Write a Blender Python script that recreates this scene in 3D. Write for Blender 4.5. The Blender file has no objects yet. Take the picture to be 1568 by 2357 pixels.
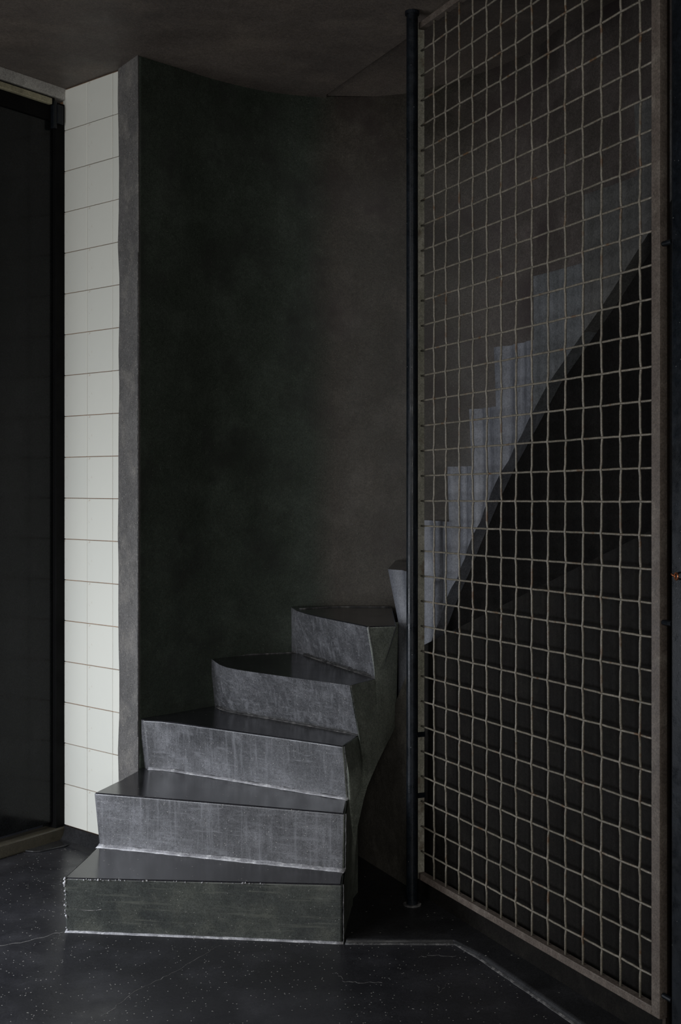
import bpy, bmesh, math, random
from mathutils import Vector
random.seed(7)
# ------------------------------------------------------------------ camera
F = 2946.0; CX = 784.0; HY = 1118.0; EYE = 1.30
sc = bpy.context.scene
C = sc.collection
cam_d = bpy.data.cameras.new('camera'); cam = bpy.data.objects.new('camera', cam_d); C.objects.link(cam)
cam.location = (0, 0, EYE); cam.rotation_euler = (math.radians(90), 0, 0)
cam_d.sensor_fit = 'VERTICAL'; cam_d.sensor_height = 36; cam_d.lens = F / 2357 * 36
cam_d.shift_y = -(1178.5 - HY) / 2357; cam_d.clip_start = .05
sc.camera = cam
# ------------------------------------------------------------------ world and light
w = bpy.data.worlds.new('world'); sc.world = w; w.use_nodes = True
w.node_tree.nodes['Background'].inputs[0].default_value = (.62, .76, 1.0, 1)
w.node_tree.nodes['Background'].inputs[1].default_value = .012

def area(name, loc, target, sx, sy, power, col):
    d = bpy.data.lights.new(name, 'AREA'); d.shape = 'RECTANGLE'; d.size = sx; d.size_y = sy
    d.energy = power; d.color = col
    o = bpy.data.objects.new(name, d); C.objects.link(o); o.location = loc
    o.rotation_euler = (Vector(target) - Vector(loc)).to_track_quat('-Z', 'Z').to_euler()
    return o
area('low_window_light', (-2.15, 3.0, .75), (-.1, 4.0, .3), .8, 1.1, 22, (.92, .95, 1.0))
area('floor_pool_fill', (-1.7, 3.35, .6), (-.85, 3.75, 0), .5, .7, 13, (.85, .9, 1.0))  # unseen fill added only to brighten the floor at the left
area('window_light', (-2.6, .6, 1.9), (.1, 4.2, 1.3), 1.4, 1.8, 36, (.98, .98, 1.0))
area('rear_window_light', (.1, -1.7, 1.6), (.1, 4, .8), 1.2, 1.4, 58, (1.0, .98, .94))
sc.view_settings.view_transform = 'Standard'; sc.view_settings.look = 'None'
sc.view_settings.gamma = 1; sc.view_settings.use_curve_mapping = False
sc.view_settings.exposure = 0.0

# ------------------------------------------------------------------ helpers
def P(px, py, z):
    """point of the picture at a known height"""
    Y = (EYE - z) * F / (py - HY)
    return Vector(((px - CX) / F * Y, Y, z))
S = .0772                                   # mesh pitch of the gate
G0 = Vector((.2836, 3.874)); D = Vector((.4097, -.9122)).normalized(); N = Vector((-D.y, D.x))
def plane_t(px, off):
    u = (px - CX) / F; b = G0 + N * off
    return (u * b.y - b.x) / (D.x - D.y * u)
def on_plane(px, py, off):
    t = plane_t(px, off); q = G0 + N * off + D * t
    return t, EYE - (py - HY) * q.y / F
def pt(t, off, z):
    q = G0 + N * off + D * t
    return Vector((q.x, q.y, z))

def link(name, me, m, parent=None):
    o = bpy.data.objects.new(name, me); C.objects.link(o)
    if m and not me.materials: me.materials.append(m)
    if parent: o.parent = parent
    return o
def obj(name, bm, m, parent=None, smooth=False, bevel=0, seg=2):
    bmesh.ops.recalc_face_normals(bm, faces=bm.faces)
    me = bpy.data.meshes.new(name); bm.to_mesh(me); bm.free()
    if smooth:
        for p in me.polygons: p.use_smooth = True
    o = link(name, me, m, parent)
    if bevel:
        md = o.modifiers.new('bevel', 'BEVEL'); md.width = bevel; md.segments = seg; md.limit_method = 'ANGLE'
        md.angle_limit = math.radians(35)
    return o
def tag(o, label=None, cat=None, group=None, kind=None):
    if label: o['label'] = label
    if cat: o['category'] = cat
    if group: o['group'] = group
    if kind: o['kind'] = kind
    return o
def empty(name, loc=(0, 0, 0)):
    o = bpy.data.objects.new(name, None); C.objects.link(o); o.location = loc; o.empty_display_size = .1
    return o
def quad_prism(bm, low, top):
    """closed solid between two rings of points"""
    a = [bm.verts.new(p) for p in low]; b = [bm.verts.new(p) for p in top]; n = len(a)
    for i in range(n): bm.faces.new((a[i], a[(i+1) % n], b[(i+1) % n], b[i]))
    bm.faces.new(a[::-1]); bm.faces.new(b)
def plan_prism(bm, pts, z0, z1):
    quad_prism(bm, [(p[0], p[1], z0) for p in pts], [(p[0], p[1], z1) for p in pts])
def tube(bm, pts, r, n=8, closed=False):
    pts = [Vector(p) for p in pts]; rings = []
    m = len(pts)
    up = None
    for i, p in enumerate(pts):
        a = pts[(i-1) % m] if (closed or i > 0) else pts[0]
        b = pts[(i+1) % m] if (closed or i < m-1) else pts[-1]
        d = (b - a).normalized()
        if up is None: up = Vector((1, 0, 0)) if abs(d.z) > .6 else Vector((0, 0, 1))
        x = d.cross(up).normalized(); y = x.cross(d).normalized()
        rings.append([bm.verts.new(p + (x*math.cos(2*math.pi*k/n) + y*math.sin(2*math.pi*k/n)) * r) for k in range(n)])
    for i in range(m if closed else m-1):
        A, B = rings[i], rings[(i+1) % m]
        for k in range(n): bm.faces.new((A[k], A[(k+1) % n], B[(k+1) % n], B[k]))
    if not closed:
        bm.faces.new(rings[0][::-1]); bm.faces.new(rings[-1])
def catmull(pts, sub):
    out = []; pts = [Vector(p) for p in pts]; n = len(pts)
    for i in range(n-1):
        p0, p1, p2, p3 = pts[max(i-1, 0)], pts[i], pts[i+1], pts[min(i+2, n-1)]
        for k in range(sub):
            t = k/sub
            out.append(.5*((2*p1) + (p2-p0)*t + (2*p0-5*p1+4*p2-p3)*t*t + (3*p1-p0-3*p2+p3)*t**3))
    out.append(pts[-1]); return out

# ------------------------------------------------------------------ materials
def mat(name, base, rough=.5, dark=None, light=None, mot=3.0, grain=220, grain_amt=.35, streak=0, speck=None,
        speck_scale=90, speck_amt=.06, bump=.15, rough_var=.12, spec=.5, metal=0, hstreak=0, blot=None, blot_scale=5, blot_lo=.55, blot_hi=.7, side=None):
    m = bpy.data.materials.new(name); m.use_nodes = True
    nt = m.node_tree; N_ = nt.nodes; L = nt.links
    bs = N_['Principled BSDF']
    tc = N_.new('ShaderNodeTexCoord'); co = tc.outputs['Object']
    def noise(scale, detail=4, vec=None, rough_=.55):
        n = N_.new('ShaderNodeTexNoise'); n.inputs['Scale'].default_value = scale; n.inputs['Detail'].default_value = detail
        n.inputs['Roughness'].default_value = rough_
        L.new(vec or co, n.inputs['Vector']); return n.outputs['Fac']
    def ramp(fac, lo, hi):
        r = N_.new('ShaderNodeMapRange'); r.inputs['From Min'].default_value = lo; r.inputs['From Max'].default_value = hi
        L.new(fac, r.inputs['Value']); return r.outputs['Result']
    def mix(fac, a, b):
        x = N_.new('ShaderNodeMix'); x.data_type = 'RGBA'
        if hasattr(fac, 'links'): L.new(fac, x.inputs['Factor'])
        else: x.inputs['Factor'].default_value = fac
        for v, s in ((a, 'A'), (b, 'B')):
            i = [q for q in x.inputs if q.name == s and q.type == 'RGBA'][0]
            if isinstance(v, (tuple, list)): i.default_value = (*v[:3], 1)
            else: L.new(v, i)
        return [q for q in x.outputs if q.type == 'RGBA'][0]
    dark = dark or tuple(c*.6 for c in base); light = light or tuple(min(1, c*1.5) for c in base)
    big = noise(mot, 6, rough_=.6)
    col = mix(ramp(big, .3, .7), dark, base)
    col = mix(ramp(noise(mot*2.3, 5), .5, .8), col, light)
    g = noise(grain, 3, rough_=.7)
    gcol = mix(ramp(g, .3, .7), tuple(1-grain_amt for _ in range(3)), (1+grain_amt,)*3)
    mm = N_.new('ShaderNodeMix'); mm.data_type = 'RGBA'; mm.blend_type = 'MULTIPLY'; mm.inputs['Factor'].default_value = 1
    ab = [q for q in mm.inputs if q.type == 'RGBA']
    L.new(col, ab[0]); L.new(gcol, ab[1]); col = [q for q in mm.outputs if q.type == 'RGBA'][0]
    g2 = mix(ramp(noise(grain*.36, 4, rough_=.75), .32, .68), (1-grain_amt*.5,)*3, (1+grain_amt*.5,)*3)
    mg = N_.new('ShaderNodeMix'); mg.data_type = 'RGBA'; mg.blend_type = 'MULTIPLY'; mg.inputs['Factor'].default_value = 1
    qg = [q for q in mg.inputs if q.type == 'RGBA']; L.new(col, qg[0]); L.new(g2, qg[1]); col = [q for q in mg.outputs if q.type == 'RGBA'][0]
    def stretched(sx, sy, sz, scale):
        mp = N_.new('ShaderNodeMapping'); mp.inputs['Scale'].default_value = (sx, sy, sz); L.new(co, mp.inputs['Vector'])
        return noise(scale, 4, mp.outputs['Vector'], .65)
    if streak: col = mix(ramp(stretched(1, .3, .05, 80), .52, .85), col, tuple(min(1, c*(1+streak)) for c in light))
    if hstreak: col = mix(ramp(stretched(.05, .3, 1, 90), .55, .8), col, tuple(min(1, c*(1+hstreak)) for c in light))
    if blot: col = mix(ramp(noise(blot_scale, 7, rough_=.65), blot_lo, blot_hi), col, blot)
    if side:                                     # multiplies the colour by side from one place of the wall onwards
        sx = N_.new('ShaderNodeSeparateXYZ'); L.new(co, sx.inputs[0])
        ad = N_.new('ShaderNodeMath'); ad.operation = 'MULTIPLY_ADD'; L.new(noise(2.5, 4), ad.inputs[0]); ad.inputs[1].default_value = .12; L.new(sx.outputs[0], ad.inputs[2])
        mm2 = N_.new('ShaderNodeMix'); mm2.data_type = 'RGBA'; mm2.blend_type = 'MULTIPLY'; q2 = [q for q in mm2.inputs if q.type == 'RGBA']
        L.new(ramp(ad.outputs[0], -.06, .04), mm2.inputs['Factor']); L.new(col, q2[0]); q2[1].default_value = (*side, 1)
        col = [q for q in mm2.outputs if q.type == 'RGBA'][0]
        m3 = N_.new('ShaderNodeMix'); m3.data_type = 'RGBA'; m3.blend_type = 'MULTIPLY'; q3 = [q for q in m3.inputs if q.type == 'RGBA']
        L.new(ramp(ad.outputs[0], .45, .75), m3.inputs['Factor']); L.new(col, q3[0]); q3[1].default_value = (1.55, 1.5, 1.65, 1)  # brighter light on the wall behind the gate, put into the colour
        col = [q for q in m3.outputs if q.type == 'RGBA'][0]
    if speck:
        v = N_.new('ShaderNodeTexVoronoi'); v.inputs['Scale'].default_value = speck_scale; L.new(co, v.inputs['Vector'])
        wn = N_.new('ShaderNodeTexWhiteNoise'); L.new(v.outputs['Position'], wn.inputs['Vector'])
        pick = N_.new('ShaderNodeMath'); pick.operation = 'LESS_THAN'; pick.inputs[1].default_value = speck_amt; L.new(wn.outputs['Value'], pick.inputs[0])
        near = N_.new('ShaderNodeMath'); near.operation = 'LESS_THAN'; near.inputs[1].default_value = .28; L.new(v.outputs['Distance'], near.inputs[0])
        an = N_.new('ShaderNodeMath'); an.operation = 'MULTIPLY'; L.new(pick.outputs[0], an.inputs[0]); L.new(near.outputs[0], an.inputs[1])
        col = mix(an.outputs[0], col, speck)
    L.new(col, bs.inputs['Base Color'])
    rr = N_.new('ShaderNodeMapRange'); rr.inputs['From Min'].default_value = .3; rr.inputs['From Max'].default_value = .7
    rr.inputs['To Min'].default_value = max(.03, rough-rough_var); rr.inputs['To Max'].default_value = min(1, rough+rough_var)
    L.new(noise(mot*4, 6), rr.inputs['Value']); L.new(rr.outputs['Result'], bs.inputs['Roughness'])
    bs.inputs['Specular IOR Level'].default_value = spec; bs.inputs['Metallic'].default_value = metal
    if bump:
        b = N_.new('ShaderNodeBump'); b.inputs['Strength'].default_value = bump; b.inputs['Distance'].default_value = .002
        L.new(g, b.inputs['Height']); L.new(b.outputs['Normal'], bs.inputs['Normal'])
    return m
M = {}
M['step'] = mat('grey_polished_concrete', (.092, .093, .099), .40, dark=(.044, .045, .048), light=(.145, .147, .157), mot=5, grain=330, grain_amt=.6, streak=.2, hstreak=.10, speck=(.38, .37, .35), speck_scale=260, speck_amt=.025, bump=.25)
M['step_low'] = mat('olive_worn_concrete', (.062, .068, .06), .45, dark=(.03, .034, .034), light=(.09, .095, .08), mot=5, grain=330, grain_amt=.5, hstreak=.35, speck=(.3, .3, .27), speck_scale=260, speck_amt=.02, bump=.25)
M['string'] = mat('green_grey_concrete', (.15, .165, .14), .5, dark=(.095, .105, .088), light=(.20, .215, .185), mot=6, grain=330, grain_amt=.5, speck=(.012, .012, .012), speck_scale=330, speck_amt=.09, bump=.3)
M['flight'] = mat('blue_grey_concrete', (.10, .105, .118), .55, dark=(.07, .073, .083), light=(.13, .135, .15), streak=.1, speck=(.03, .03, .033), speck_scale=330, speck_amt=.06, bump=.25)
M['flight_mid'] = mat('half_shaded_grey_concrete', (.078, .082, .085), .55, dark=(.055, .058, .06), light=(.10, .104, .11), streak=.1, speck=(.025, .025, .025), speck_scale=330, speck_amt=.06, bump=.25, spec=.3)  # step between lit and shaded flight, light falloff put into the colour
M['flight_dark'] = mat('shaded_olive_grey_concrete', (.054, .053, .051), .55, dark=(.04, .04, .038), light=(.068, .067, .064), streak=.1, speck=(.02, .02, .02), speck_scale=330, speck_amt=.06, bump=.25, spec=.3)  # topmost steps: upward light falloff painted as a darker tone
M['under'] = mat('lit_brown_grey_render', (.075, .07, .06), .6, dark=(.05, .046, .04), light=(.10, .093, .08), mot=7, bump=.3, spec=.3)  # same wall as the spandrel, paler here to paint in its light
M['tread'] = mat('dark_glossy_concrete', (.018, .018, .021), .17, dark=(.012, .012, .014), light=(.032, .032, .036), speck=(.3, .28, .25), speck_scale=150, speck_amt=.012, bump=.06, rough_var=.04, spec=0.5)
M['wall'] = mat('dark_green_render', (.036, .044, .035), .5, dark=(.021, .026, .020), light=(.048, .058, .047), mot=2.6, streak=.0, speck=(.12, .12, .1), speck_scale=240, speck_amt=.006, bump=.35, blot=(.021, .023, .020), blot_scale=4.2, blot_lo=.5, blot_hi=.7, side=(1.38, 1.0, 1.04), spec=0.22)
M['pier'] = mat('grey_brown_granite_render', (.13, .125, .12), .5, dark=(.085, .082, .08), light=(.18, .17, .155), mot=5, speck=(.4, .37, .32), speck_scale=240, speck_amt=.07, bump=.35)
M['ceiling'] = mat('brown_black_plaster', (.105, .085, .070), .6, dark=(.07, .058, .05), light=(.135, .11, .088), mot=2.2, speck=(.14, .09, .05), speck_scale=120, speck_amt=.006, bump=.3)
M['floor'] = mat('black_terrazzo', (.024, .024, .027), .34, dark=(.014, .014, .016), light=(.040, .040, .045), mot=2.5, speck=(.36, .35, .32), speck_scale=170, speck_amt=.06, bump=.12, rough_var=.1, spec=0.36)
M['plinth'] = mat('black_floor_screed', (.02, .02, .021), .42, speck=(.2, .2, .18), speck_scale=110, speck_amt=.012, bump=.15, spec=0.2)
M['cement'] = mat('pale_cement_joint_highlight', (.45, .45, .47), .45, dark=(.16, .16, .17), light=(.8, .8, .8), mot=18, grain=300, bump=.6)  # pale crust, lightened further to paint the highlight along the riser feet
M['cement_dark'] = mat('dull_cement_joint', (.09, .088, .088), .6, dark=(.02, .02, .02), light=(.25, .24, .23), mot=26, grain=300, bump=.6)
M['grime'] = mat('black_grime_crust', (.045, .045, .046), .6, dark=(.02, .02, .02), light=(.09, .09, .09), mot=40, grain=300, bump=.6, spec=.3)
M['grout'] = mat('rusty_brown_grout', (.32, .17, .09), .8, bump=.2)
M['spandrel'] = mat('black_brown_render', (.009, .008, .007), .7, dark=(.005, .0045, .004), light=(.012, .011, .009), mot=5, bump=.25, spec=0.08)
M['recess'] = mat('shade_black_render', (.007, .0065, .006), .8, bump=.2, spec=0.04)  # darkness of the void under the flight, put into the colour
M['steel'] = mat('black_painted_steel', (.006, .008, .011), .34, dark=(.003, .004, .005), light=(.011, .014, .018), mot=9, bump=.12, speck=(.1, .1, .1), speck_scale=200, speck_amt=.006, spec=0.2)
M['gate'] = mat('rusted_olive_grey_steel', (.27, .26, .215), .5, dark=(.17, .17, .13), light=(.36, .34, .29), mot=7, bump=.3, blot=(.10, .07, .045), blot_scale=11, blot_lo=.56, blot_hi=.68)  # left stile only, tone raised to paint in light the post blocks
M['gate_brown'] = mat('brown_grey_rusted_steel', (.10, .082, .068), .5, dark=(.07, .055, .046), light=(.14, .12, .10), mot=7, bump=.3, spec=.3)
M['wire'] = mat('weathered_grey_wire', (.16, .142, .112), .42, dark=(.11, .10, .078), light=(.20, .178, .145), mot=9, bump=.25, blot=(.10, .058, .03), blot_scale=17, blot_lo=.57, blot_hi=.66)
M['black_metal'] = mat('black_lacquer_panel', (.006, .0065, .0068), .16, dark=(.004, .0045, .0045), light=(.009, .0095, .01), bump=.02, rough_var=.05, spec=0.16)
M['jamb'] = mat('matt_black_jamb', (.002, .002, .002), .75, bump=.1, spec=0.1)
M['lintel'] = mat('pale_grey_paint', (.30, .29, .27), .6, bump=.15)
M['brass'] = mat('dull_brass_rail', (.22, .2, .13), .5, dark=(.13, .12, .08), bump=.2)
M['wood'] = mat('dark_oiled_wood', (.05, .043, .028), .5, bump=.25)
M['plate'] = mat('dark_steel_plate', (.035, .035, .036), .22, bump=.05, metal=.4)
M['crack'] = mat('pale_crack_filling', (.16, .155, .15), .7, mot=30)
M['copper'] = mat('tarnished_copper', (.35, .13, .06), .35, bump=.1, metal=.8)
M['rust'] = mat('brown_rust_steel', (.035, .025, .018), .6, bump=.2, spec=0.2)
M['room'] = mat('dark_plaster', (.04, .038, .035), .8)
# glazed tiles: each tile takes its own slight tone
def tile_mat():
    m = bpy.data.materials.new('ivory_glazed_tile'); m.use_nodes = True; nt = m.node_tree; bs = nt.nodes['Principled BSDF']
    oi = nt.nodes.new('ShaderNodeObjectInfo'); tc = nt.nodes.new('ShaderNodeTexCoord')
    r = nt.nodes.new('ShaderNodeValToRGB'); r.color_ramp.elements[0].color = (.60, .605, .55, 1); r.color_ramp.elements[1].color = (.63, .63, .57, 1)
    nt.links.new(oi.outputs['Random'], r.inputs['Fac'])
    n = nt.nodes.new('ShaderNodeTexNoise'); n.inputs['Scale'].default_value = 40; n.inputs['Detail'].default_value = 6
    nt.links.new(tc.outputs['Object'], n.inputs['Vector'])
    mr = nt.nodes.new('ShaderNodeMapRange'); mr.inputs['From Min'].default_value = .70; mr.inputs['From Max'].default_value = .78
    nt.links.new(n.outputs['Fac'], mr.inputs['Value'])
    mx = nt.nodes.new('ShaderNodeMix'); mx.data_type = 'RGBA'; q = [i for i in mx.inputs if i.type == 'RGBA']
    nt.links.new(mr.outputs['Result'], mx.inputs['Factor']); nt.links.new(r.outputs['Color'], q[0]); q[1].default_value = (.42, .33, .24, 1)
    nt.links.new([i for i in mx.outputs if i.type == 'RGBA'][0], bs.inputs['Base Color'])
    bs.inputs['Roughness'].default_value = .18
    n2 = nt.nodes.new('ShaderNodeTexNoise'); n2.inputs['Scale'].default_value = 14
    nt.links.new(tc.outputs['Object'], n2.inputs['Vector'])
    b = nt.nodes.new('ShaderNodeBump'); b.inputs['Strength'].default_value = .12; b.inputs['Distance'].default_value = .01
    nt.links.new(n2.outputs['Fac'], b.inputs['Height']); nt.links.new(b.outputs['Normal'], bs.inputs['Normal'])
    return m
M['tile'] = tile_mat()

CEIL = 2.757
# ------------------------------------------------------------------ room shell
STR = .06                                    # flight side plane behind the gate plane
FW = .60                                     # flight width
R_ = lambda t, o=STR+FW: (pt(t, o, 0).x, pt(t, o, 0).y)
inner = catmull([(-.683, 4.339, 0), (-.578, 4.45, 0), (-.442, 4.60, 0), (-.263, 4.735, 0), (-.064, 4.805, 0), (.12, 4.815, 0), (.30, 4.79, 0),
                 (.47, 4.745, 0), (*R_(-.50), 0), (*R_(-.25), 0), (*R_(.2), 0), (*R_(1.2), 0), (*R_(2.0), 0)], 8)
bm = bmesh.new()
plan_prism(bm, [(-3.6, -2.6), (2.6, -2.6), (2.6, 5.4), (-3.6, 5.4)], -.06, 0)
floor = tag(obj('floor', bm, M['floor']), 'black polished terrazzo floor with pale chips and cracks', 'floor', kind='structure')
# cracks that run over the floor
def crack(pix, wid=.0016):
    pts = [P(x, y, 0) for x, y in pix]; fine = []
    for a, b in zip(pts, pts[1:]):
        for k in range(6):
            q = a.lerp(b, k/6); fine.append(q + Vector((random.uniform(-.004, .004), random.uniform(-.006, .006), 0)))
    fine.append(pts[-1]); bm = bmesh.new(); prev = None
    for i, q in enumerate(fine):
        n = Vector((0, 1, 0)) if abs(fine[-1].x-fine[0].x) > abs(fine[-1].y-fine[0].y) else Vector((1, 0, 0))
        h = wid * random.uniform(.4, 1.2) * (1.6 if n.y else 1)
        cur = (bm.verts.new(q - n*h + Vector((0, 0, .0004))), bm.verts.new(q + n*h + Vector((0, 0, .0004))), bm.verts.new(q + Vector((0, 0, -.002))))
        if prev:
            bm.faces.new((prev[0], cur[0], cur[1], prev[1])); bm.faces.new((prev[1], cur[1], cur[2], prev[2])); bm.faces.new((prev[2], cur[2], cur[0], prev[0]))
        prev = cur
    tag(obj('crack', bm, M['crack'], floor), 'pale hairline crack in the terrazzo')
crack([(0, 2176), (60, 2168), (120, 2150), (148, 2145)])
crack([(510, 2175), (480, 2190), (405, 2235), (350, 2262), (310, 2282), (270, 2315), (232, 2340)], .0009)
crack([(776, 2240), (790, 2258), (820, 2262), (880, 2262)], .0007)
crack([(962, 2203), (1000, 2199), (1050, 2201)], .0006)
crack([(1010, 2268), (1012, 2285), (1030, 2262)], .0005)

# ceiling with the stair slot on its right
bm = bmesh.new()
e0 = pt(plane_t(752, STR), STR, 0); e1 = pt(2.4, STR, 0)
plan_prism(bm, [(-3.6, -2.6), (2.0, -2.6), (e1.x, e1.y), (e0.x, e0.y), (-.06, 5.4), (-3.6, 5.4)], CEIL, CEIL+.3)
ceiling = tag(obj('ceiling', bm, M['ceiling']), 'low dark brown plaster ceiling', 'ceiling', kind='structure')
bm = bmesh.new()                              # raised soffit over the flight
back = [(-.10, 4.95, 2.765), (.30, 4.92, 2.775)]
pts3 = [(e0.x-.03, e0.y+.02, CEIL+.002), (.24, 4.83, 2.768), (*R_(-.45, 1.0), 2.90), (*R_(2.4, 1.0), 2.80), (e1.x, e1.y, 2.83), (*R_(-.2, STR), 2.85)]
low = [Vector(p) for p in pts3]; quad_prism(bm, low, [p + Vector((0, 0, .25)) for p in low])
bmesh.ops.triangulate(bm, faces=[f for f in bm.faces if len(f.verts) > 4])
tag(obj('trim_1', bm, M['ceiling']), 'dark raised soffit over the upper flight', 'ceiling trim', kind='structure')

# curved stair wall, one continuous solid
bm = bmesh.new()
outer = []
for i, p in enumerate(inner):
    a = inner[max(i-1, 0)]; b = inner[min(i+1, len(inner)-1)]; d = (b-a).normalized()
    outer.append(p + Vector((-d.y, d.x, 0)) * min(.13, .012 + .012*i))
zs = [0, .4, .9, 1.4, 1.9, 2.4, 3.05]
gi = [[bm.verts.new((p.x, p.y, z)) for z in zs] for p in inner]
go = [[bm.verts.new((p.x, p.y, z)) for z in zs] for p in outer]
for i in range(len(inner)-1):
    for k in range(len(zs)-1):
        bm.faces.new((gi[i][k], gi[i+1][k], gi[i+1][k+1], gi[i][k+1])); bm.faces.new((go[i][k], go[i][k+1], go[i+1][k+1], go[i+1][k]))
    bm.faces.new((gi[i][-1], gi[i+1][-1], go[i+1][-1], go[i][-1])); bm.faces.new((gi[i][0], go[i][0], go[i+1][0], gi[i+1][0]))
for s in (0, -1):
    for k in range(len(zs)-1): bm.faces.new((gi[s][k], gi[s][k+1], go[s][k+1], go[s][k]))
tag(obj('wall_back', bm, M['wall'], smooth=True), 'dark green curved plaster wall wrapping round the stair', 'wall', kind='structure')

# pier: end of the curved wall
T0 = Vector((-.782, 4.487)); T1 = Vector((-1.023, 4.711)); TD = (T1-T0).normalized(); TN = Vector((-TD.y, TD.x))
if TN.y > 0: TN = -TN
bm = bmesh.new()
rings = []
K = 22
for k in range(K+1):
    z = CEIL + .03 - (CEIL+.03) * k / K
    j = random.uniform(-.0025, .0025); bow = -.006*math.sin(math.pi*min(1, z/CEIL))
    ring = [(-.686+random.uniform(-.0008, .0008)-bow*.5, 4.330), (-.776+j-bow*.3, 4.472+j*.6), (-.80, 4.56), (-.60, 4.56), (-.655, 4.43)]
    rings.append([bm.verts.new((x, y, z)) for x, y in ring])
for a, b in zip(rings, rings[1:]):
    for i in range(5): bm.faces.new((a[i], a[(i+1) % 5], b[(i+1) % 5], b[i]))
bm.faces.new(rings[0]); bm.faces.new(rings[-1][::-1])
tag(obj('trim_2', bm, M['pier'], bevel=.004), 'grey speckled stone end of the curved wall beside the tiles', 'wall end', kind='structure')

# worn bright arris of the pier
bm = bmesh.new(); tube(bm, [(-.6866+random.uniform(-.0008, .0008), 4.3300, .45+i*.04) for i in range(42)], .0016, 5)
tag(obj('trim_7', bm, M['cement_dark']), 'pale worn arris along the stone wall end', 'wall edge', kind='structure')

# tiled wall
bm = bmesh.new()
q = [T0 - TD*.02 - TN*.006, T1 + TD*.12 - TN*.006, T1 + TD*.12 - TN*.12, T0 - TD*.02 - TN*.12]
plan_prism(bm, [tuple(v) for v in q], 0, CEIL+.05)
twall = tag(obj('wall_left', bm, M['grout']), 'wall of ivory glazed tiles between the black door and the pier', 'wall', kind='structure')
def tile_mesh(wd, ht):
    bm = bmesh.new(); b = .0015; t = .006
    def pnt(a, z, o): v = TD*a + TN*o; return (v.x, v.y, z)
    low = [pnt(0, 0, -t), pnt(wd, 0, -t), pnt(wd, ht, -t), pnt(0, ht, -t)]
    mid = [pnt(0, 0, -b), pnt(wd, 0, -b), pnt(wd, ht, -b), pnt(0, ht, -b)]
    top = [pnt(b, b, 0), pnt(wd-b, b, 0), pnt(wd-b, ht-b, 0), pnt(b, ht-b, 0)]
    A, B, Cc = ([bm.verts.new(p) for p in r] for r in (low, mid, top))
    for i in range(4):
        bm.faces.new((A[i], A[(i+1) % 4], B[(i+1) % 4], B[i])); bm.faces.new((B[i], B[(i+1) % 4], Cc[(i+1) % 4], Cc[i]))
    bm.faces.new(Cc); bm.faces.new(A[::-1]); bmesh.ops.recalc_face_normals(bm, faces=bm.faces)
    me = bpy.data.meshes.new('tile'); bm.to_mesh(me); bm.free(); return me
gap = .0021; cols = [(-.012, .0285), (.0285, .1800), (.1800, .3290)]
tmesh = [tile_mesh(b-a-gap, .15-gap) for a, b in cols]
for ci, (a, b) in enumerate(cols):
    for k in range(18):
        o = link('tile', tmesh[ci], M['tile'], twall)
        v = T0 + TD*(a+gap/2) + TN*random.uniform(-.0003, .0005)
        o.location = (v.x, v.y, .0545 + .15*k + gap/2)
# cove skirting under the tiles
bm = bmesh.new()
prof = [(-.01, 0), (.045, 0), (.022, .008), (.010, .025), (.004, .052), (-.01, .0535)]
ends = []
for a in (-.05, .335):
    ends.append([bm.verts.new((*(T0 + TD*a + TN*o), z)) for o, z in prof])
for i in range(6): bm.faces.new((ends[0][i], ends[0][(i+1) % 6], ends[1][(i+1) % 6], ends[1][i]))
bm.faces.new(ends[0]); bm.faces.new(ends[1][::-1])
tag(obj('baseboard_left', bm, M['plinth'], smooth=False), 'black coved skirting under the ivory tiles', 'skirting', kind='structure')

# black door at far left
DD = Vector((-.167, -.241)).normalized(); DN = Vector((-DD.y, DD.x))
if DN.y > 0: DN = -DN
def dbox(bm, a0, a1, o0, o1, z0, z1):
    q = [T1 + DD*a0 + DN*o0, T1 + DD*a1 + DN*o0, T1 + DD*a1 + DN*o1, T1 + DD*a0 + DN*o1]
    plan_prism(bm, [tuple(v) for v in q], z0, z1)
door = tag(empty('door_1', (T1.x, T1.y, 0)), 'glossy black door panel in a black jamb left of the tiles', 'door', kind='structure')
def dpart(name, m, boxes, bevel=0, label=None):
    bm = bmesh.new()
    for b in boxes: dbox(bm, *b)
    o = obj(name, bm, m, None, bevel=bevel); o.parent = door; o.matrix_parent_inverse.identity()
    o.location = (-T1.x, -T1.y, 0)
    if label: o['label'] = label
    return o
dpart('door_panel', M['black_metal'], [(.045, .52, -.03, -.005, .07, 2.63)], .003)
dpart('jamb', M['jamb'], [(-.02, .043, -.06, .012, 0, 2.70)], .002)
dpart('lintel', M['lintel'], [(-.02, .62, -.06, .016, 2.715, 2.77)], .004, 'pale grey lintel over the door')
dpart('door_head', M['jamb'], [(.043, .52, -.05, .004, 2.63, 2.715)])
dpart('head_rail', M['brass'], [(.07, .62, .004, .022, 2.683, 2.706)], .003, 'dull yellowish rail')
dpart('hinge', M['steel'], [(.045, .062, .002, .02, 2.60, 2.70), (.015, .045, .008, .022, 2.62, 2.69)], .003)
dpart('threshold', M['wood'], [(.0, .62, -.05, .018, 0, .05)], .006, 'dark wooden threshold')
# metal plate on the floor in front of the door
bm = bmesh.new()
pl = [P(*p, 0) for p in ((143, 1931), (176, 1942), (150, 1950), (93, 1962), (76, 1963), (15, 1957), (0, 1950))]
pl += [P(0, 1946, 0)]
quad_prism(bm, [p + Vector((0, 0, .0003)) for p in pl], [p + Vector((0, 0, .006)) for p in pl])
tag(obj('floor_plate', bm, M['plate'], bevel=.002), 'thin dark metal plate with rounded corner lying on the floor before the black door', 'floor plate')

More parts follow.
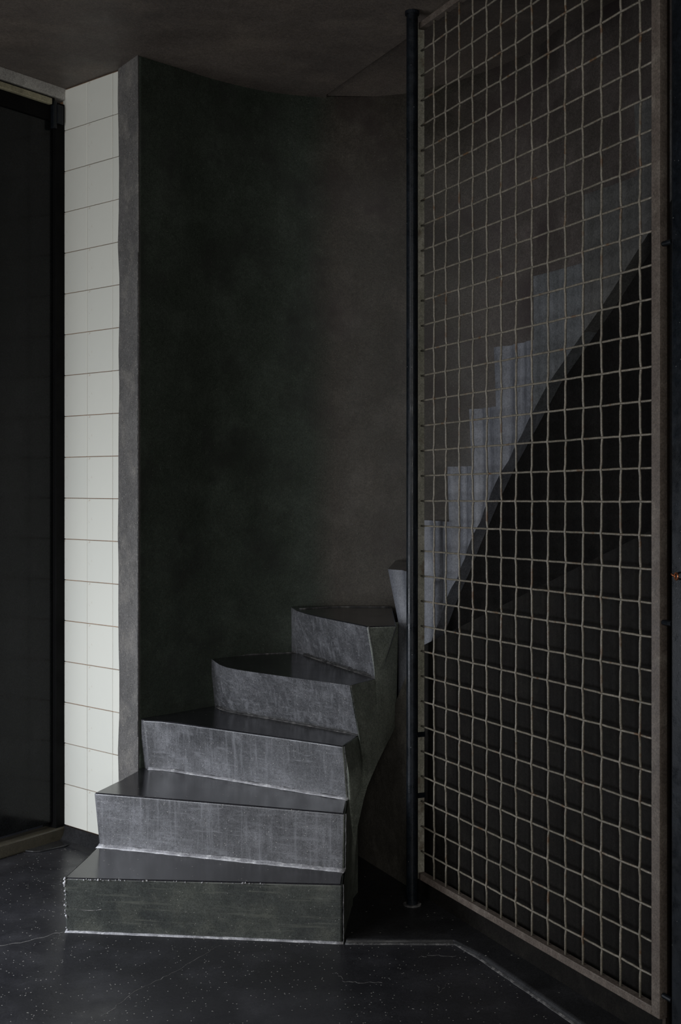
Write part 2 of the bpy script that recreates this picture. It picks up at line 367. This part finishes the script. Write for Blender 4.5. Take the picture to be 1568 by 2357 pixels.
# raised screed at right, under the posts
PZ = .013
bm = bmesh.new()
top = [P(797, 2161, PZ), P(1043, 2163, PZ), P(1110, 2196, PZ), P(1330, 2345, PZ), P(1420, 2410, PZ), P(2100, 2900, PZ), (1.45, 3.2, PZ), (.7, 4.6, PZ), (.1, 4.75, PZ), (-.25, 4.5, PZ), P(790, 2100, PZ)]
lowp = [P(795, 2173, 0), P(1050, 2174, 0), P(1098, 2203, 0), P(1315, 2352, 0), P(1400, 2417, 0), P(2080, 2907, 0), (1.46, 3.2, 0), (.71, 4.6, 0), (.1, 4.76, 0), (-.26, 4.5, 0), P(789, 2100, 0)]
quad_prism(bm, lowp, top)
tag(obj('trim_3', bm, M['plinth'], bevel=.004), 'slightly raised black screed under the posts', 'floor edge', kind='structure')
def bead(pts, r, m, name, parent=None, lift=0.0, sub=22):
    """irregular cement fillet lying along a line"""
    pts = [Vector(p) for p in pts]; fine = []
    for a, b in zip(pts, pts[1:]):
        n = max(3, int((b-a).length*sub*1.6))
        for k in range(n): fine.append(a.lerp(b, k/n))
    fine.append(pts[-1]); bm = bmesh.new(); prev = None
    for q in fine:
        w = r*random.uniform(.8, 1.15); h = r*random.uniform(.22, .34)
        i = fine.index(q); d = (fine[min(i+1, len(fine)-1)] - fine[max(i-1, 0)]); d.z = 0; d.normalize(); n = Vector((d.y, -d.x, 0))
        cur = [bm.verts.new(q + n*w + Vector((0, 0, -.0005))), bm.verts.new(q + n*w*.45 + Vector((0, 0, h*.4))), bm.verts.new(q + Vector((0, 0, h+.001))),
               bm.verts.new(q - n*.006 + Vector((0, 0, h*1.3))), bm.verts.new(q - n*.006 + Vector((0, 0, -.001)))]
        if prev:
            for k in range(5): bm.faces.new((prev[k], prev[(k+1) % 5], cur[(k+1) % 5], cur[k]))
        else: bm.faces.new(cur)
        prev = cur
    bm.faces.new(prev[::-1])
    return obj(name, bm, m, parent, smooth=True)
o = bead([P(795, 2173, 0), P(1050, 2174, 0), P(1098, 2203, 0), P(1315, 2352, 0), P(1400, 2417, 0)], .007, M['cement_dark'], 'trim_4')
tag(o, 'pale worn cement line along the raised floor edge', 'floor edge', kind='structure')

# ------------------------------------------------------------------ staircase
stair = tag(empty('staircase'), 'sculpted grey concrete winding staircase rising behind the mesh gate', 'staircase')
R = .17
nose = {1: [(146, 2021), (791, 2036)], 2: [(216, 1825), (500, 1848), (797, 1873)], 3: [(328, 1657), (400, 1663), (793, 1718)],
        4: [(490, 1519), (525, 1537), (640, 1555), (808, 1578)], 5: [(683, 1405), (725, 1417), (848, 1442)]}
base = {1: [(151, 2144), (791, 2171)], 2: [(228, 1947), (500, 1975), (795, 2005)], 3: [(342, 1770), (400, 1774), (803, 1840)],
        4: [(500, 1627), (530, 1638), (640, 1657), (828, 1692)], 5: [(700, 1507), (745, 1522), (868, 1562)]}
base6 = [(904, 1399), (917, 1440)]
def resample(pts, n=12):
    out = []; L = [0]
    for a, b in zip(pts, pts[1:]): L.append(L[-1] + (b-a).length)
    for i in range(n+1):
        s_ = L[-1]*i/n; k_ = max(j for j in range(len(L)-1) if L[j] <= s_+1e-9)
        out.append(pts[k_].lerp(pts[k_+1], (s_-L[k_])/(L[k_+1]-L[k_])))
    return out
left_edge = {1: [], 2: [(322, 1765), (316, 1774), (275, 1796)], 3: [(470, 1615), (400, 1628), (318, 1648)], 4: [(660, 1495), (560, 1500), (480, 1511)], 5: [(890, 1390), (780, 1388), (670, 1396)]}
def PP(l, z): return [P(x, y, z) for x, y in l]
for k in range(1, 6):
    z = R*k; z0 = R*(k-1)
    nxt = base[k+1] if k < 5 else base6
    fr_t = resample(catmull(PP(nose[k], z), 6)); fr_b = resample(catmull(PP(base[k], z0), 6))
    bk = PP(nxt, z)[::-1] + PP(left_edge[k], z)
    if k == 1: bk += [P(224, 1950, z)]
    inset = Vector((-.004, 0, 0))
    fr_t2 = fr_t[:-1] + [fr_t[-1] + inset]; fr_b2 = fr_b[:-1] + [fr_b[-1] + inset]; bk2 = [bk[0] + inset] + bk[1:]
    mid = fr_b2 + [Vector((p.x, p.y, z0)) for p in bk2]
    if k >= 4: mid[len(fr_b2)] = mid[len(fr_b2)] + Vector((-.05, .05, 0))
    if k in (2,):                               # its free left end leans like the front
        mid = fr_b2 + [Vector((p.x + (.012 if p.x < -.70 else 0), p.y, z0)) for p in bk2]
    bm = bmesh.new()
    topr = fr_t2 + bk2
    if k > 1:
        zb = .0 if k <= 3 else z0 - .13
        low = [Vector((p.x, p.y + .004, zb)) for p in mid]
        if k >= 4:
            nb = len(fr_b2); low[nb-1] += Vector((-.05, .05, 0)); low[nb] += Vector((-.02, .02, 0))
        a = [bm.verts.new(p) for p in low]; b = [bm.verts.new(p) for p in mid]; c = [bm.verts.new(p) for p in topr]; n = len(a)
        for i in range(n):
            fs = (bm.faces.new((a[i], a[(i+1) % n], b[(i+1) % n], b[i])), bm.faces.new((b[i], b[(i+1) % n], c[(i+1) % n], c[i])))
            for f_ in fs: f_.material_index = 2 if i == len(fr_b2)-1 else 0
        bm.faces.new(a[::-1]); bm.faces.new(c)
    else: quad_prism(bm, mid, topr)
    st = obj('step', bm, M['step_low'] if k == 1 else M['step'], stair, bevel=.006, seg=3)
    # darker glossy tread surface: second material slot on the upward face
    st.data.materials.append(M['tread']); st.data.materials.append(M['string'])
    for p in st.data.polygons:
        p.use_smooth = True
        if p.normal.z > .9 and abs(p.center.z - z) < .01: p.material_index = 1
    st.data.set_sharp_from_angle(angle=math.radians(40))
    # cement along the foot of each riser
    f = bead([q + Vector((0, -.001, .0)) for q in fr_b], {1: .010, 2: .020, 3: .015, 4: .011, 5: .010}[k], M['cement'] if k < 4 else M['cement_dark'], 'cement_fillet', st)
    f['label'] = 'pale crusted fillet at the foot of the riser'
    # dark crust line on the riser just above the fillet, and a thin pale worn arris at the right end
    if k > 1:
        bm = bmesh.new(); n_ = 90; low_ = []; prv = None
        for i in range(n_+1):
            a = i/n_ * (len(fr_b)-1); j = min(int(a), len(fr_b)-2); q = fr_b[j].lerp(fr_b[j+1], a-j); up_ = (fr_t[j].lerp(fr_t[j+1], a-j) - q).normalized()
            d_ = (fr_b[j+1]-fr_b[j]).normalized(); out_ = Vector((d_.y, -d_.x, 0)) * .0012
            h_ = (.0045 if k < 4 else .010) + random.uniform(-.0015, .0015) + .002*math.sin(i*.37+k)
            cur = [bm.verts.new(q + out_), bm.verts.new(q + out_ + up_*h_), bm.verts.new(q - out_*.5 + up_*h_), bm.verts.new(q - out_*.5)]
            if prv:
                for m_ in range(4): bm.faces.new((prv[m_], prv[(m_+1) % 4], cur[(m_+1) % 4], cur[m_]))
            prv = cur
        obj('grime_line', bm, M['grime'], st, smooth=True)['label'] = 'dark crust above the fillet'
    bm = bmesh.new(); e_ = [fr_t[-1].lerp(fr_b[-1], i/16) + Vector((random.uniform(-.0006, .0006), -.0006, 0)) for i in range(17)]
    tube(bm, e_, .0014, 5)
    obj('worn_edge', bm, M['cement_dark'], st)['label'] = 'pale worn edge at the end of the riser'
    if k >= 3:
        wl = {3: [(345, 1648), (400, 1640), (494, 1622)], 4: [(496, 1515), (580, 1508), (697, 1503)], 5: [(690, 1403), (780, 1398), (900, 1399)]}[k]
        o_ = bead([p + Vector((0, .012, .001)) for p in PP(wl, z)][::1], .005, M['cement_dark'], 'cement_fillet', st)
    if k == 1:                                  # chipped nosing of the lowest step
        bm = bmesh.new()
        for _ in range(46):
            a = random.random()**1.4; q = fr_t[0].lerp(fr_t[-1], a*.75) + Vector((0, -.001, random.uniform(-.004, -.001)))
            s = random.uniform(.0012, .0034) * (1.2 if random.random() < .15 else .8)
            bmesh.ops.create_icosphere(bm, subdivisions=1, radius=s, matrix=__import__('mathutils').Matrix.Translation(q))
        for _ in range(26):
            q = fr_t[0].lerp(fr_b[0], random.random()**1.7) + Vector((random.uniform(0, .006), -.0005, 0))
            bmesh.ops.create_icosphere(bm, subdivisions=1, radius=random.uniform(.0015, .004), matrix=__import__('mathutils').Matrix.Translation(q))
        qs = [fr_t[0].lerp(fr_b[0], v_).lerp(fr_t[-1].lerp(fr_b[-1], v_), u_) for u_, v_ in ((.04, .56), (.06, .585), (.09, .59), (.115, .585), (.135, .56))]
        b2 = bmesh.new(); tube(b2, qs, .001, 5); obj('scratch', b2, M['cement_dark'], st)['label'] = 'short pale scratch'
        tag(obj('edge_chips', bm, M['cement'], st), 'pale chips along the worn nosing', kind='stuff')

# well side of the winders: ruled surface from the step ends down to the swept lower edge
t6, z6 = on_plane(917, 1440, STR)
Tn = [P(791, 2171, 0), P(791, 2036, R), P(795, 2005, R), P(797, 1873, 2*R), P(803, 1840, 2*R), P(793, 1718, 3*R), P(828, 1692, 3*R),
      P(808, 1578, 4*R), P(868, 1562, 4*R), P(848, 1442, 5*R), pt(t6, STR, 5*R)]
def Q(px, py, Y): return Vector(((px-CX)/F*Y, Y, EYE - (py-HY)*Y/F))
Bn = [P(791.5, 2172, 0), P(801, 2130, 0), P(811, 2095, 0), Q(815, 2040, 3.925), Q(818, 1975, 3.925), Q(823, 1905, 3.94), Q(838, 1838, 3.97),
      Q(846, 1810, 3.99), Q(870, 1754, 4.06), Q(893, 1708, 4.12), Q(912, 1664, 4.20)]
bm = bmesh.new(); rows = 7; grid = []
for a, b in zip(Tn, Bn):
    grid.append([bm.verts.new(a.lerp(b, (k/rows))) for k in range(rows+1)])
for i in range(len(grid)-1):
    for k in range(rows):
        try: bm.faces.new((grid[i][k], grid[i][k+1], grid[i+1][k+1], grid[i+1][k]))
        except ValueError: pass
# underside of the winders back to the curved wall
Out = [(-.62, 4.40, 0), (-.60, 4.42, 0), (-.55, 4.48, 0), (-.5, 4.55, .03), (-.42, 4.62, .1), (-.3, 4.72, .2), (-.18, 4.78, .3), (-.05, 4.82, .36), (.08, 4.83, .45), (.22, 4.82, .52), (.36, 4.80, .58)]
prev = None
for i, o_ in enumerate(Out):
    v = bm.verts.new(o_)
    m1 = bm.verts.new(Bn[i].lerp(Vector(o_), .12) + Vector((0, 0, .0)))
    if prev:
        bm.faces.new((grid[i-1][-1], grid[i][-1], m1, prev[1])); bm.faces.new((prev[1], m1, v, prev[0]))
    prev = (v, m1)
bmesh.ops.remove_doubles(bm, verts=bm.verts, dist=.0005)
ws = obj('inner_string', bm, M['string'], stair)
ws['label'] = 'green grey swept side of the winding steps'
for p in ws.data.polygons: p.use_smooth = True
ws.data.set_sharp_from_angle(angle=math.radians(40))

# straight flight: side face lies in the string plane, each step a block with a fluted end
soff = [(900, 1690), (917, 1652), (935, 1610), (955, 1560), (983, 1490), (1006, 1438), (1029, 1375), (1055, 1317), (1084, 1243), (1124, 1148), (1158, 1076), (1221, 959),
        (1260, 885), (1395, 690), (1510, 510), (1568, 428)]
SO = [on_plane(x, y, STR) for x, y in soff]
def soffit(t):
    if t >= SO[-1][0]:
        (a, za), (b, zb) = SO[-3], SO[-1]; return zb + (t-b)*(zb-za)/(b-a)
    if t <= SO[0][0]: return SO[0][1]
    for (a, za), (b, zb) in zip(SO, SO[1:]):
        if a <= t <= b: return za + (zb-za)*(t-a)/(b-a)
ris = [(6, 917, 893), (7, 968, 958), (8, 1034, 1030), (9, 1086, 1080), (10, 1142, 1137), (11, 1229, 1228), (12, 1344, 1340), (13, 1468, 1460)]
tz = {6: 1.02, 7: 1.19, 8: 1.358, 9: 1.527, 10: 1.697, 11: 1.870, 12: 2.043, 13: 2.215}
tb = {k: plane_t(b, STR) for k, b, n in ris}; tn = {k: plane_t(n, STR) for k, b, n in ris}
for k in (14, 15, 16):
    tb[k] = tb[k-1] + .215; tn[k] = tb[k] - .012; tz[k] = tz[k-1] + .172
tz[5] = 5*R
for k in range(6, 16):
    bm = bmesh.new(); n = 20; fr = []; bk = []
    for i in range(n+1):
        a = i/n; tl = tb[k] + (tb[k+1]-tb[k])*a; tu = tn[k] + (tb[k+1]-tn[k])*a
        fl = .004*math.sin(a*math.pi)**2 + .016*math.exp(-((a-.30)/.13)**2) + .009*math.exp(-((a-.66)/.10)**2) if k < 11 else .003*math.sin(a*math.pi)
        bottom = min(soffit(tl), tz[k]-.05); zs_ = min(max(tz[k-1], bottom+.015), tz[k]-.02)
        zm = (zs_+bottom)/2
        fr.append([bm.verts.new(pt(tl, STR+fl*.35, bottom)), bm.verts.new(pt(tl, STR+fl, zm)), bm.verts.new(pt(tl, STR+fl, zs_)), bm.verts.new(pt(tu, STR+fl, tz[k]))])
        W = FW + .02
        q1 = pt(tl, STR+W, 0); q2 = pt(tu, STR+W, 0)
        if k == 6:                              # the last winder fans out from the well to the curved wall
            q1 = q2 = Vector((.21, 4.83, 0)).lerp(pt(tb[7], STR+W, 0), a)
        bk.append([bm.verts.new((q1.x, q1.y, bottom)), bm.verts.new((q1.x, q1.y, zm)), bm.verts.new((q1.x, q1.y, zs_)), bm.verts.new((q2.x, q2.y, tz[k]))])
    for i in range(n):
        for j in range(3):
            bm.faces.new((fr[i][j], fr[i+1][j], fr[i+1][j+1], fr[i][j+1])); bm.faces.new((bk[i][j], bk[i][j+1], bk[i+1][j+1], bk[i+1][j]))
        bm.faces.new((fr[i][3], fr[i+1][3], bk[i+1][3], bk[i][3])); bm.faces.new((fr[i][0], bk[i][0], bk[i+1][0], fr[i+1][0]))
    for i in (0, n):
        for j in range(3): bm.faces.new((fr[i][j], fr[i][j+1], bk[i][j+1], bk[i][j]))
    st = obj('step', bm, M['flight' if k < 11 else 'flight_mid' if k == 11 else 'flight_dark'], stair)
    for p in st.data.polygons: p.use_smooth = True
    st.data.set_sharp_from_angle(angle=math.radians(35))
    st.data.materials.append(M['tread'])
    for p in st.data.polygons:
        if p.normal.z > .95: p.material_index = 1
        if p.normal.z < -.3: p.material_index = 0

# spandrel below the flight: proud lower part with a sloping top, recess above with its shade painted black
fl = [(1100, 1422), (1510, 1215)]
fa = on_plane(*fl[0], .035); fb = on_plane(*fl[1], .035)
def faint(t): return fa[1] + (t-fa[0])*(fb[1]-fa[1])/(fb[0]-fa[0])
def spandrel(ts):
    bm = bmesh.new(); vA = []; vB = []
    for t in ts:
        top_z = min(soffit(t + .02) - .004, faint(t))
        if t < SO[0][0]: top_z = .40
        vA.append([bm.verts.new(pt(t, .035, 0)), bm.verts.new(pt(t, .035, top_z))]); vB.append([bm.verts.new(pt(t, .058, 0)), bm.verts.new(pt(t, .058, top_z))])
    for i in range(len(ts)-1):
        bm.faces.new((vA[i][0], vA[i+1][0], vA[i+1][1], vA[i][1])); bm.faces.new((vB[i][0], vB[i][1], vB[i+1][1], vB[i+1][0]))
        bm.faces.new((vA[i][1], vA[i+1][1], vB[i+1][1], vB[i][1])); bm.faces.new((vA[i][0], vB[i][0], vB[i+1][0], vA[i+1][0]))
    for i in (0, -1): bm.faces.new((vA[i][0], vA[i][1], vB[i][1], vB[i][0]))
    return bm
t_a = plane_t(812, .035)-.15; t_m = plane_t(950, .035)
tag(obj('trim_6', spandrel([t_a + (t_m-t_a)*i/10 for i in range(11)]), M['under']), 'brown grey wall under the winding steps left of the slim post, its light painted in', 'wall', kind='structure')
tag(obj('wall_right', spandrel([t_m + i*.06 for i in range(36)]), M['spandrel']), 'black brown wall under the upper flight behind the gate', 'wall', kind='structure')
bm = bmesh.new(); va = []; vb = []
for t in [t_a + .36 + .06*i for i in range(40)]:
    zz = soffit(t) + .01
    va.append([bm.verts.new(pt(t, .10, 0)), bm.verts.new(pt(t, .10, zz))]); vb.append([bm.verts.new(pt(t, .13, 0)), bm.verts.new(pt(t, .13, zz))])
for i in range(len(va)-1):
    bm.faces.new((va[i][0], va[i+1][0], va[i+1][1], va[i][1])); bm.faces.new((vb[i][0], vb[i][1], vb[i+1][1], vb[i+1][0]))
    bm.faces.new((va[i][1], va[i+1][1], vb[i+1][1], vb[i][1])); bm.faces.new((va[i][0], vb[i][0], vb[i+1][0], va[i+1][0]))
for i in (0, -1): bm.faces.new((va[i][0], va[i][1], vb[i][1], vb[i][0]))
tag(obj('trim_5', bm, M['recess']), 'recessed wall right under the flight, its shade painted black', 'wall recess', kind='structure')

# ------------------------------------------------------------------ gate
gate = tag(empty('mesh_gate', tuple(pt(0, 0, 0))), 'tall rusty woven wire mesh gate in a flat steel frame', 'gate')
g_org = pt(0, 0, 0)
def gobj(name, bm, m, **kw):
    for v in bm.verts: v.co -= g_org
    return obj(name, bm, m, gate, **kw)
tl_ = plane_t(962, 0) ; tr_ = plane_t(1527, 0)
def tilt(t): return .009 * t                      # the gate rises very slightly to the right
zb0, zt0 = .088, 2.728
fw = .022; fd = .020
def gbox(bm, t0, t1, o0, o1, zA, zB):
    quad_prism(bm, [pt(t0, o0, zA+tilt(t0)), pt(t1, o0, zA+tilt(t1)), pt(t1, o1, zA+tilt(t1)), pt(t0, o1, zA+tilt(t0))],
               [pt(t0, o0, zB+tilt(t0)), pt(t1, o0, zB+tilt(t1)), pt(t1, o1, zB+tilt(t1)), pt(t0, o1, zB+tilt(t0))])
for t0, t1, mn in ((tl_, tl_+fw, 'gate'), (tr_-.030, tr_, 'gate_brown')):
    bm = bmesh.new(); gbox(bm, t0, t1, -.010, .012, zb0, zt0); gobj('frame_stile', bm, M[mn], bevel=.0015)
for z0, z1 in ((zb0, zb0+.020), (zt0-.020, zt0)):
    bm = bmesh.new(); gbox(bm, tl_+fw, tr_-.030, -.010, .012, z0, z1); gobj('frame_rail', bm, M['gate_brown'], bevel=.0015)
for py in (1690, 1830):
    bm = bmesh.new(); zc = EYE - (py-HY)*3.95/F; gbox(bm, tl_-.0015, tl_+fw+.0015, -.012, .0135, zc-.008, zc+.008)
    gobj('band', bm, M['steel'])['label'] = 'black band round the stile'
vx = [999.6, 1026.9, 1057.5, 1088.5, 1121, 1154, 1188.5, 1224.8, 1262.2, 1301.8, 1342.5, 1385, 1428.8, 1474]
vt = [plane_t(x, 0) for x in vx]
z_ref = EYE - (1152.4 - HY) * 3.936 / F
hz = [z_ref + S*i for i in range(-14, 20) if z_ref + S*i < zt0 - .03]
AMP = .0025
def jit(a): return random.uniform(-a, a)
for i, t in enumerate(vt):
    pts = []; j1 = [jit(.0007) for _ in range(len(hz)+1)]
    z_lo, z_hi = zb0+.012+tilt(t), zt0-.012+tilt(t)
    pts.append(pt(t, 0, z_lo))
    for j, z in enumerate(hz):
        s = AMP if (i+j) % 2 else -AMP; zz = z + tilt(t); dx = j1[j]
        dxs = -s*.1
        pts += [pt(t+dx*.3, s*.0, zz-.018), pt(t+dx*.6+dxs*.5, s*.35, zz-.011), pt(t+dx+dxs, s, zz), pt(t+dx*.6+dxs*.5, s*.35, zz+.011), pt(t+dx*.3, 0, zz+.018)]
    pts.append(pt(t, 0, z_hi))
    bm = bmesh.new(); tube(bm, pts, .0031, 7); gobj('vertical_wire', bm, M['wire'], smooth=True)
for j, z in enumerate(hz):
    pts = [pt(tl_+fw-.004, .0005, z+tilt(tl_))]
    for i, t in enumerate(vt):
        s = (-AMP if (i+j) % 2 else AMP)*.6; dz = jit(.0007)
        pts += [pt(t-.026, 0, z+tilt(t)+dz*.3), pt(t-.010, s*.55, z+tilt(t)+dz*.7), pt(t, s, z+tilt(t)+dz), pt(t+.010, s*.55, z+tilt(t)+dz*.7), pt(t+.026, 0, z+tilt(t)+dz*.3)]
    pts.append(pt(tr_-.027, 0, z+tilt(tr_)))
    bm = bmesh.new(); tube(bm, pts, .0029, 7); gobj('horizontal_wire', bm, M['wire'], smooth=True)
# hinge pins towards both posts
def pin(px0, px1, py, off0, off1):
    a, z = on_plane(px0, py, off0); b, _ = on_plane(px1, py, off1)
    bm = bmesh.new(); tube(bm, [pt(a, off0, z), pt(b, off1, z)], .0062, 10)
    gobj('hinge_pin', bm, M['steel'], smooth=False)
for py in (100, 722, 1348, 1965): pin(953, 964, py, 0, 0)
for py in (562, 1432, 2290): pin(1525, 1548, py, 0, 0)

# posts
post_c = Q(949, 2097, 3.93)
def post(name, c, r, z0, z1, label, parts=()):
    root = tag(empty(name, (c.x, c.y, z0)), label, 'post')
    bm = bmesh.new(); tube(bm, [(0, 0, 0), (0, 0, z1-z0)], r, 28)
    obj('pole', bm, M['steel'], root, smooth=True).data.set_sharp_from_angle(angle=math.radians(50))
    bm = bmesh.new(); tube(bm, [(0, 0, -.0005), (0, 0, .004), ], r*1.55, 20); obj('foot_plate', bm, M['cement_dark'] if 'slim' in label else M['steel'], root)
    bm = bmesh.new(); tube(bm, [(0, 0, z1-z0-.012), (0, 0, z1-z0-.001)], r*1.25, 20); obj('collar', bm, M['steel'], root)
    return root
post('round_post', Vector((post_c.x, post_c.y, 0)), .0178, PZ, CEIL, 'slim black round steel post at the gate\'s left edge')
tp = plane_t(1544, -.05)
c2 = pt(tp + .05, 0, 0)
root = tag(empty('box_post', (c2.x, c2.y, PZ)), 'wide black square steel post at the far right edge of the frame', 'post')
bm = bmesh.new(); hh = .05
sq = [D*a + N*b for a, b in ((-hh, -.05), (hh, -.05), (hh, .03), (-hh, .03))]
plan_prism(bm, [tuple(v) for v in sq], 0, CEIL-PZ); obj('pole', bm, M['steel'], root, bevel=.006)
ring_p = pt(plane_t(1559, -.055), -.057, EYE-(1319-HY)*2.86/F) - Vector((c2.x, c2.y, PZ))
bm = bmesh.new()
u_ = Vector((D.x, D.y, 0)); z_ = Vector((0, 0, 1)); nn = Vector((N.x, N.y, 0))
tube(bm, [ring_p + u_*.009*math.cos(a) + z_*.009*math.sin(a)*.8 - nn*.003*math.cos(a) for a in [2*math.pi*i/18 for i in range(18)]], .0022, 8, True)
tube(bm, [ring_p - u_*.009, ring_p - u_*.016 + z_*.004, ring_p - u_*.019 + nn*.006], .002, 6)
tag(obj('wire_loop', bm, M['copper'], root, smooth=True), 'copper coloured wire loop')
# thin rusty bar between the gate and the wide post
bm = bmesh.new(); a = plane_t(1533, .03); plan_prism(bm, [tuple(pt(a+i, o, 0).xy) for i, o in ((0, .02), (.012, .02), (.012, .032), (0, .032))], PZ, CEIL)
tag(obj('flat_bar', bm, M['rust'], bevel=.001), 'thin brown rusty upright bar between gate and wide post', 'bar')
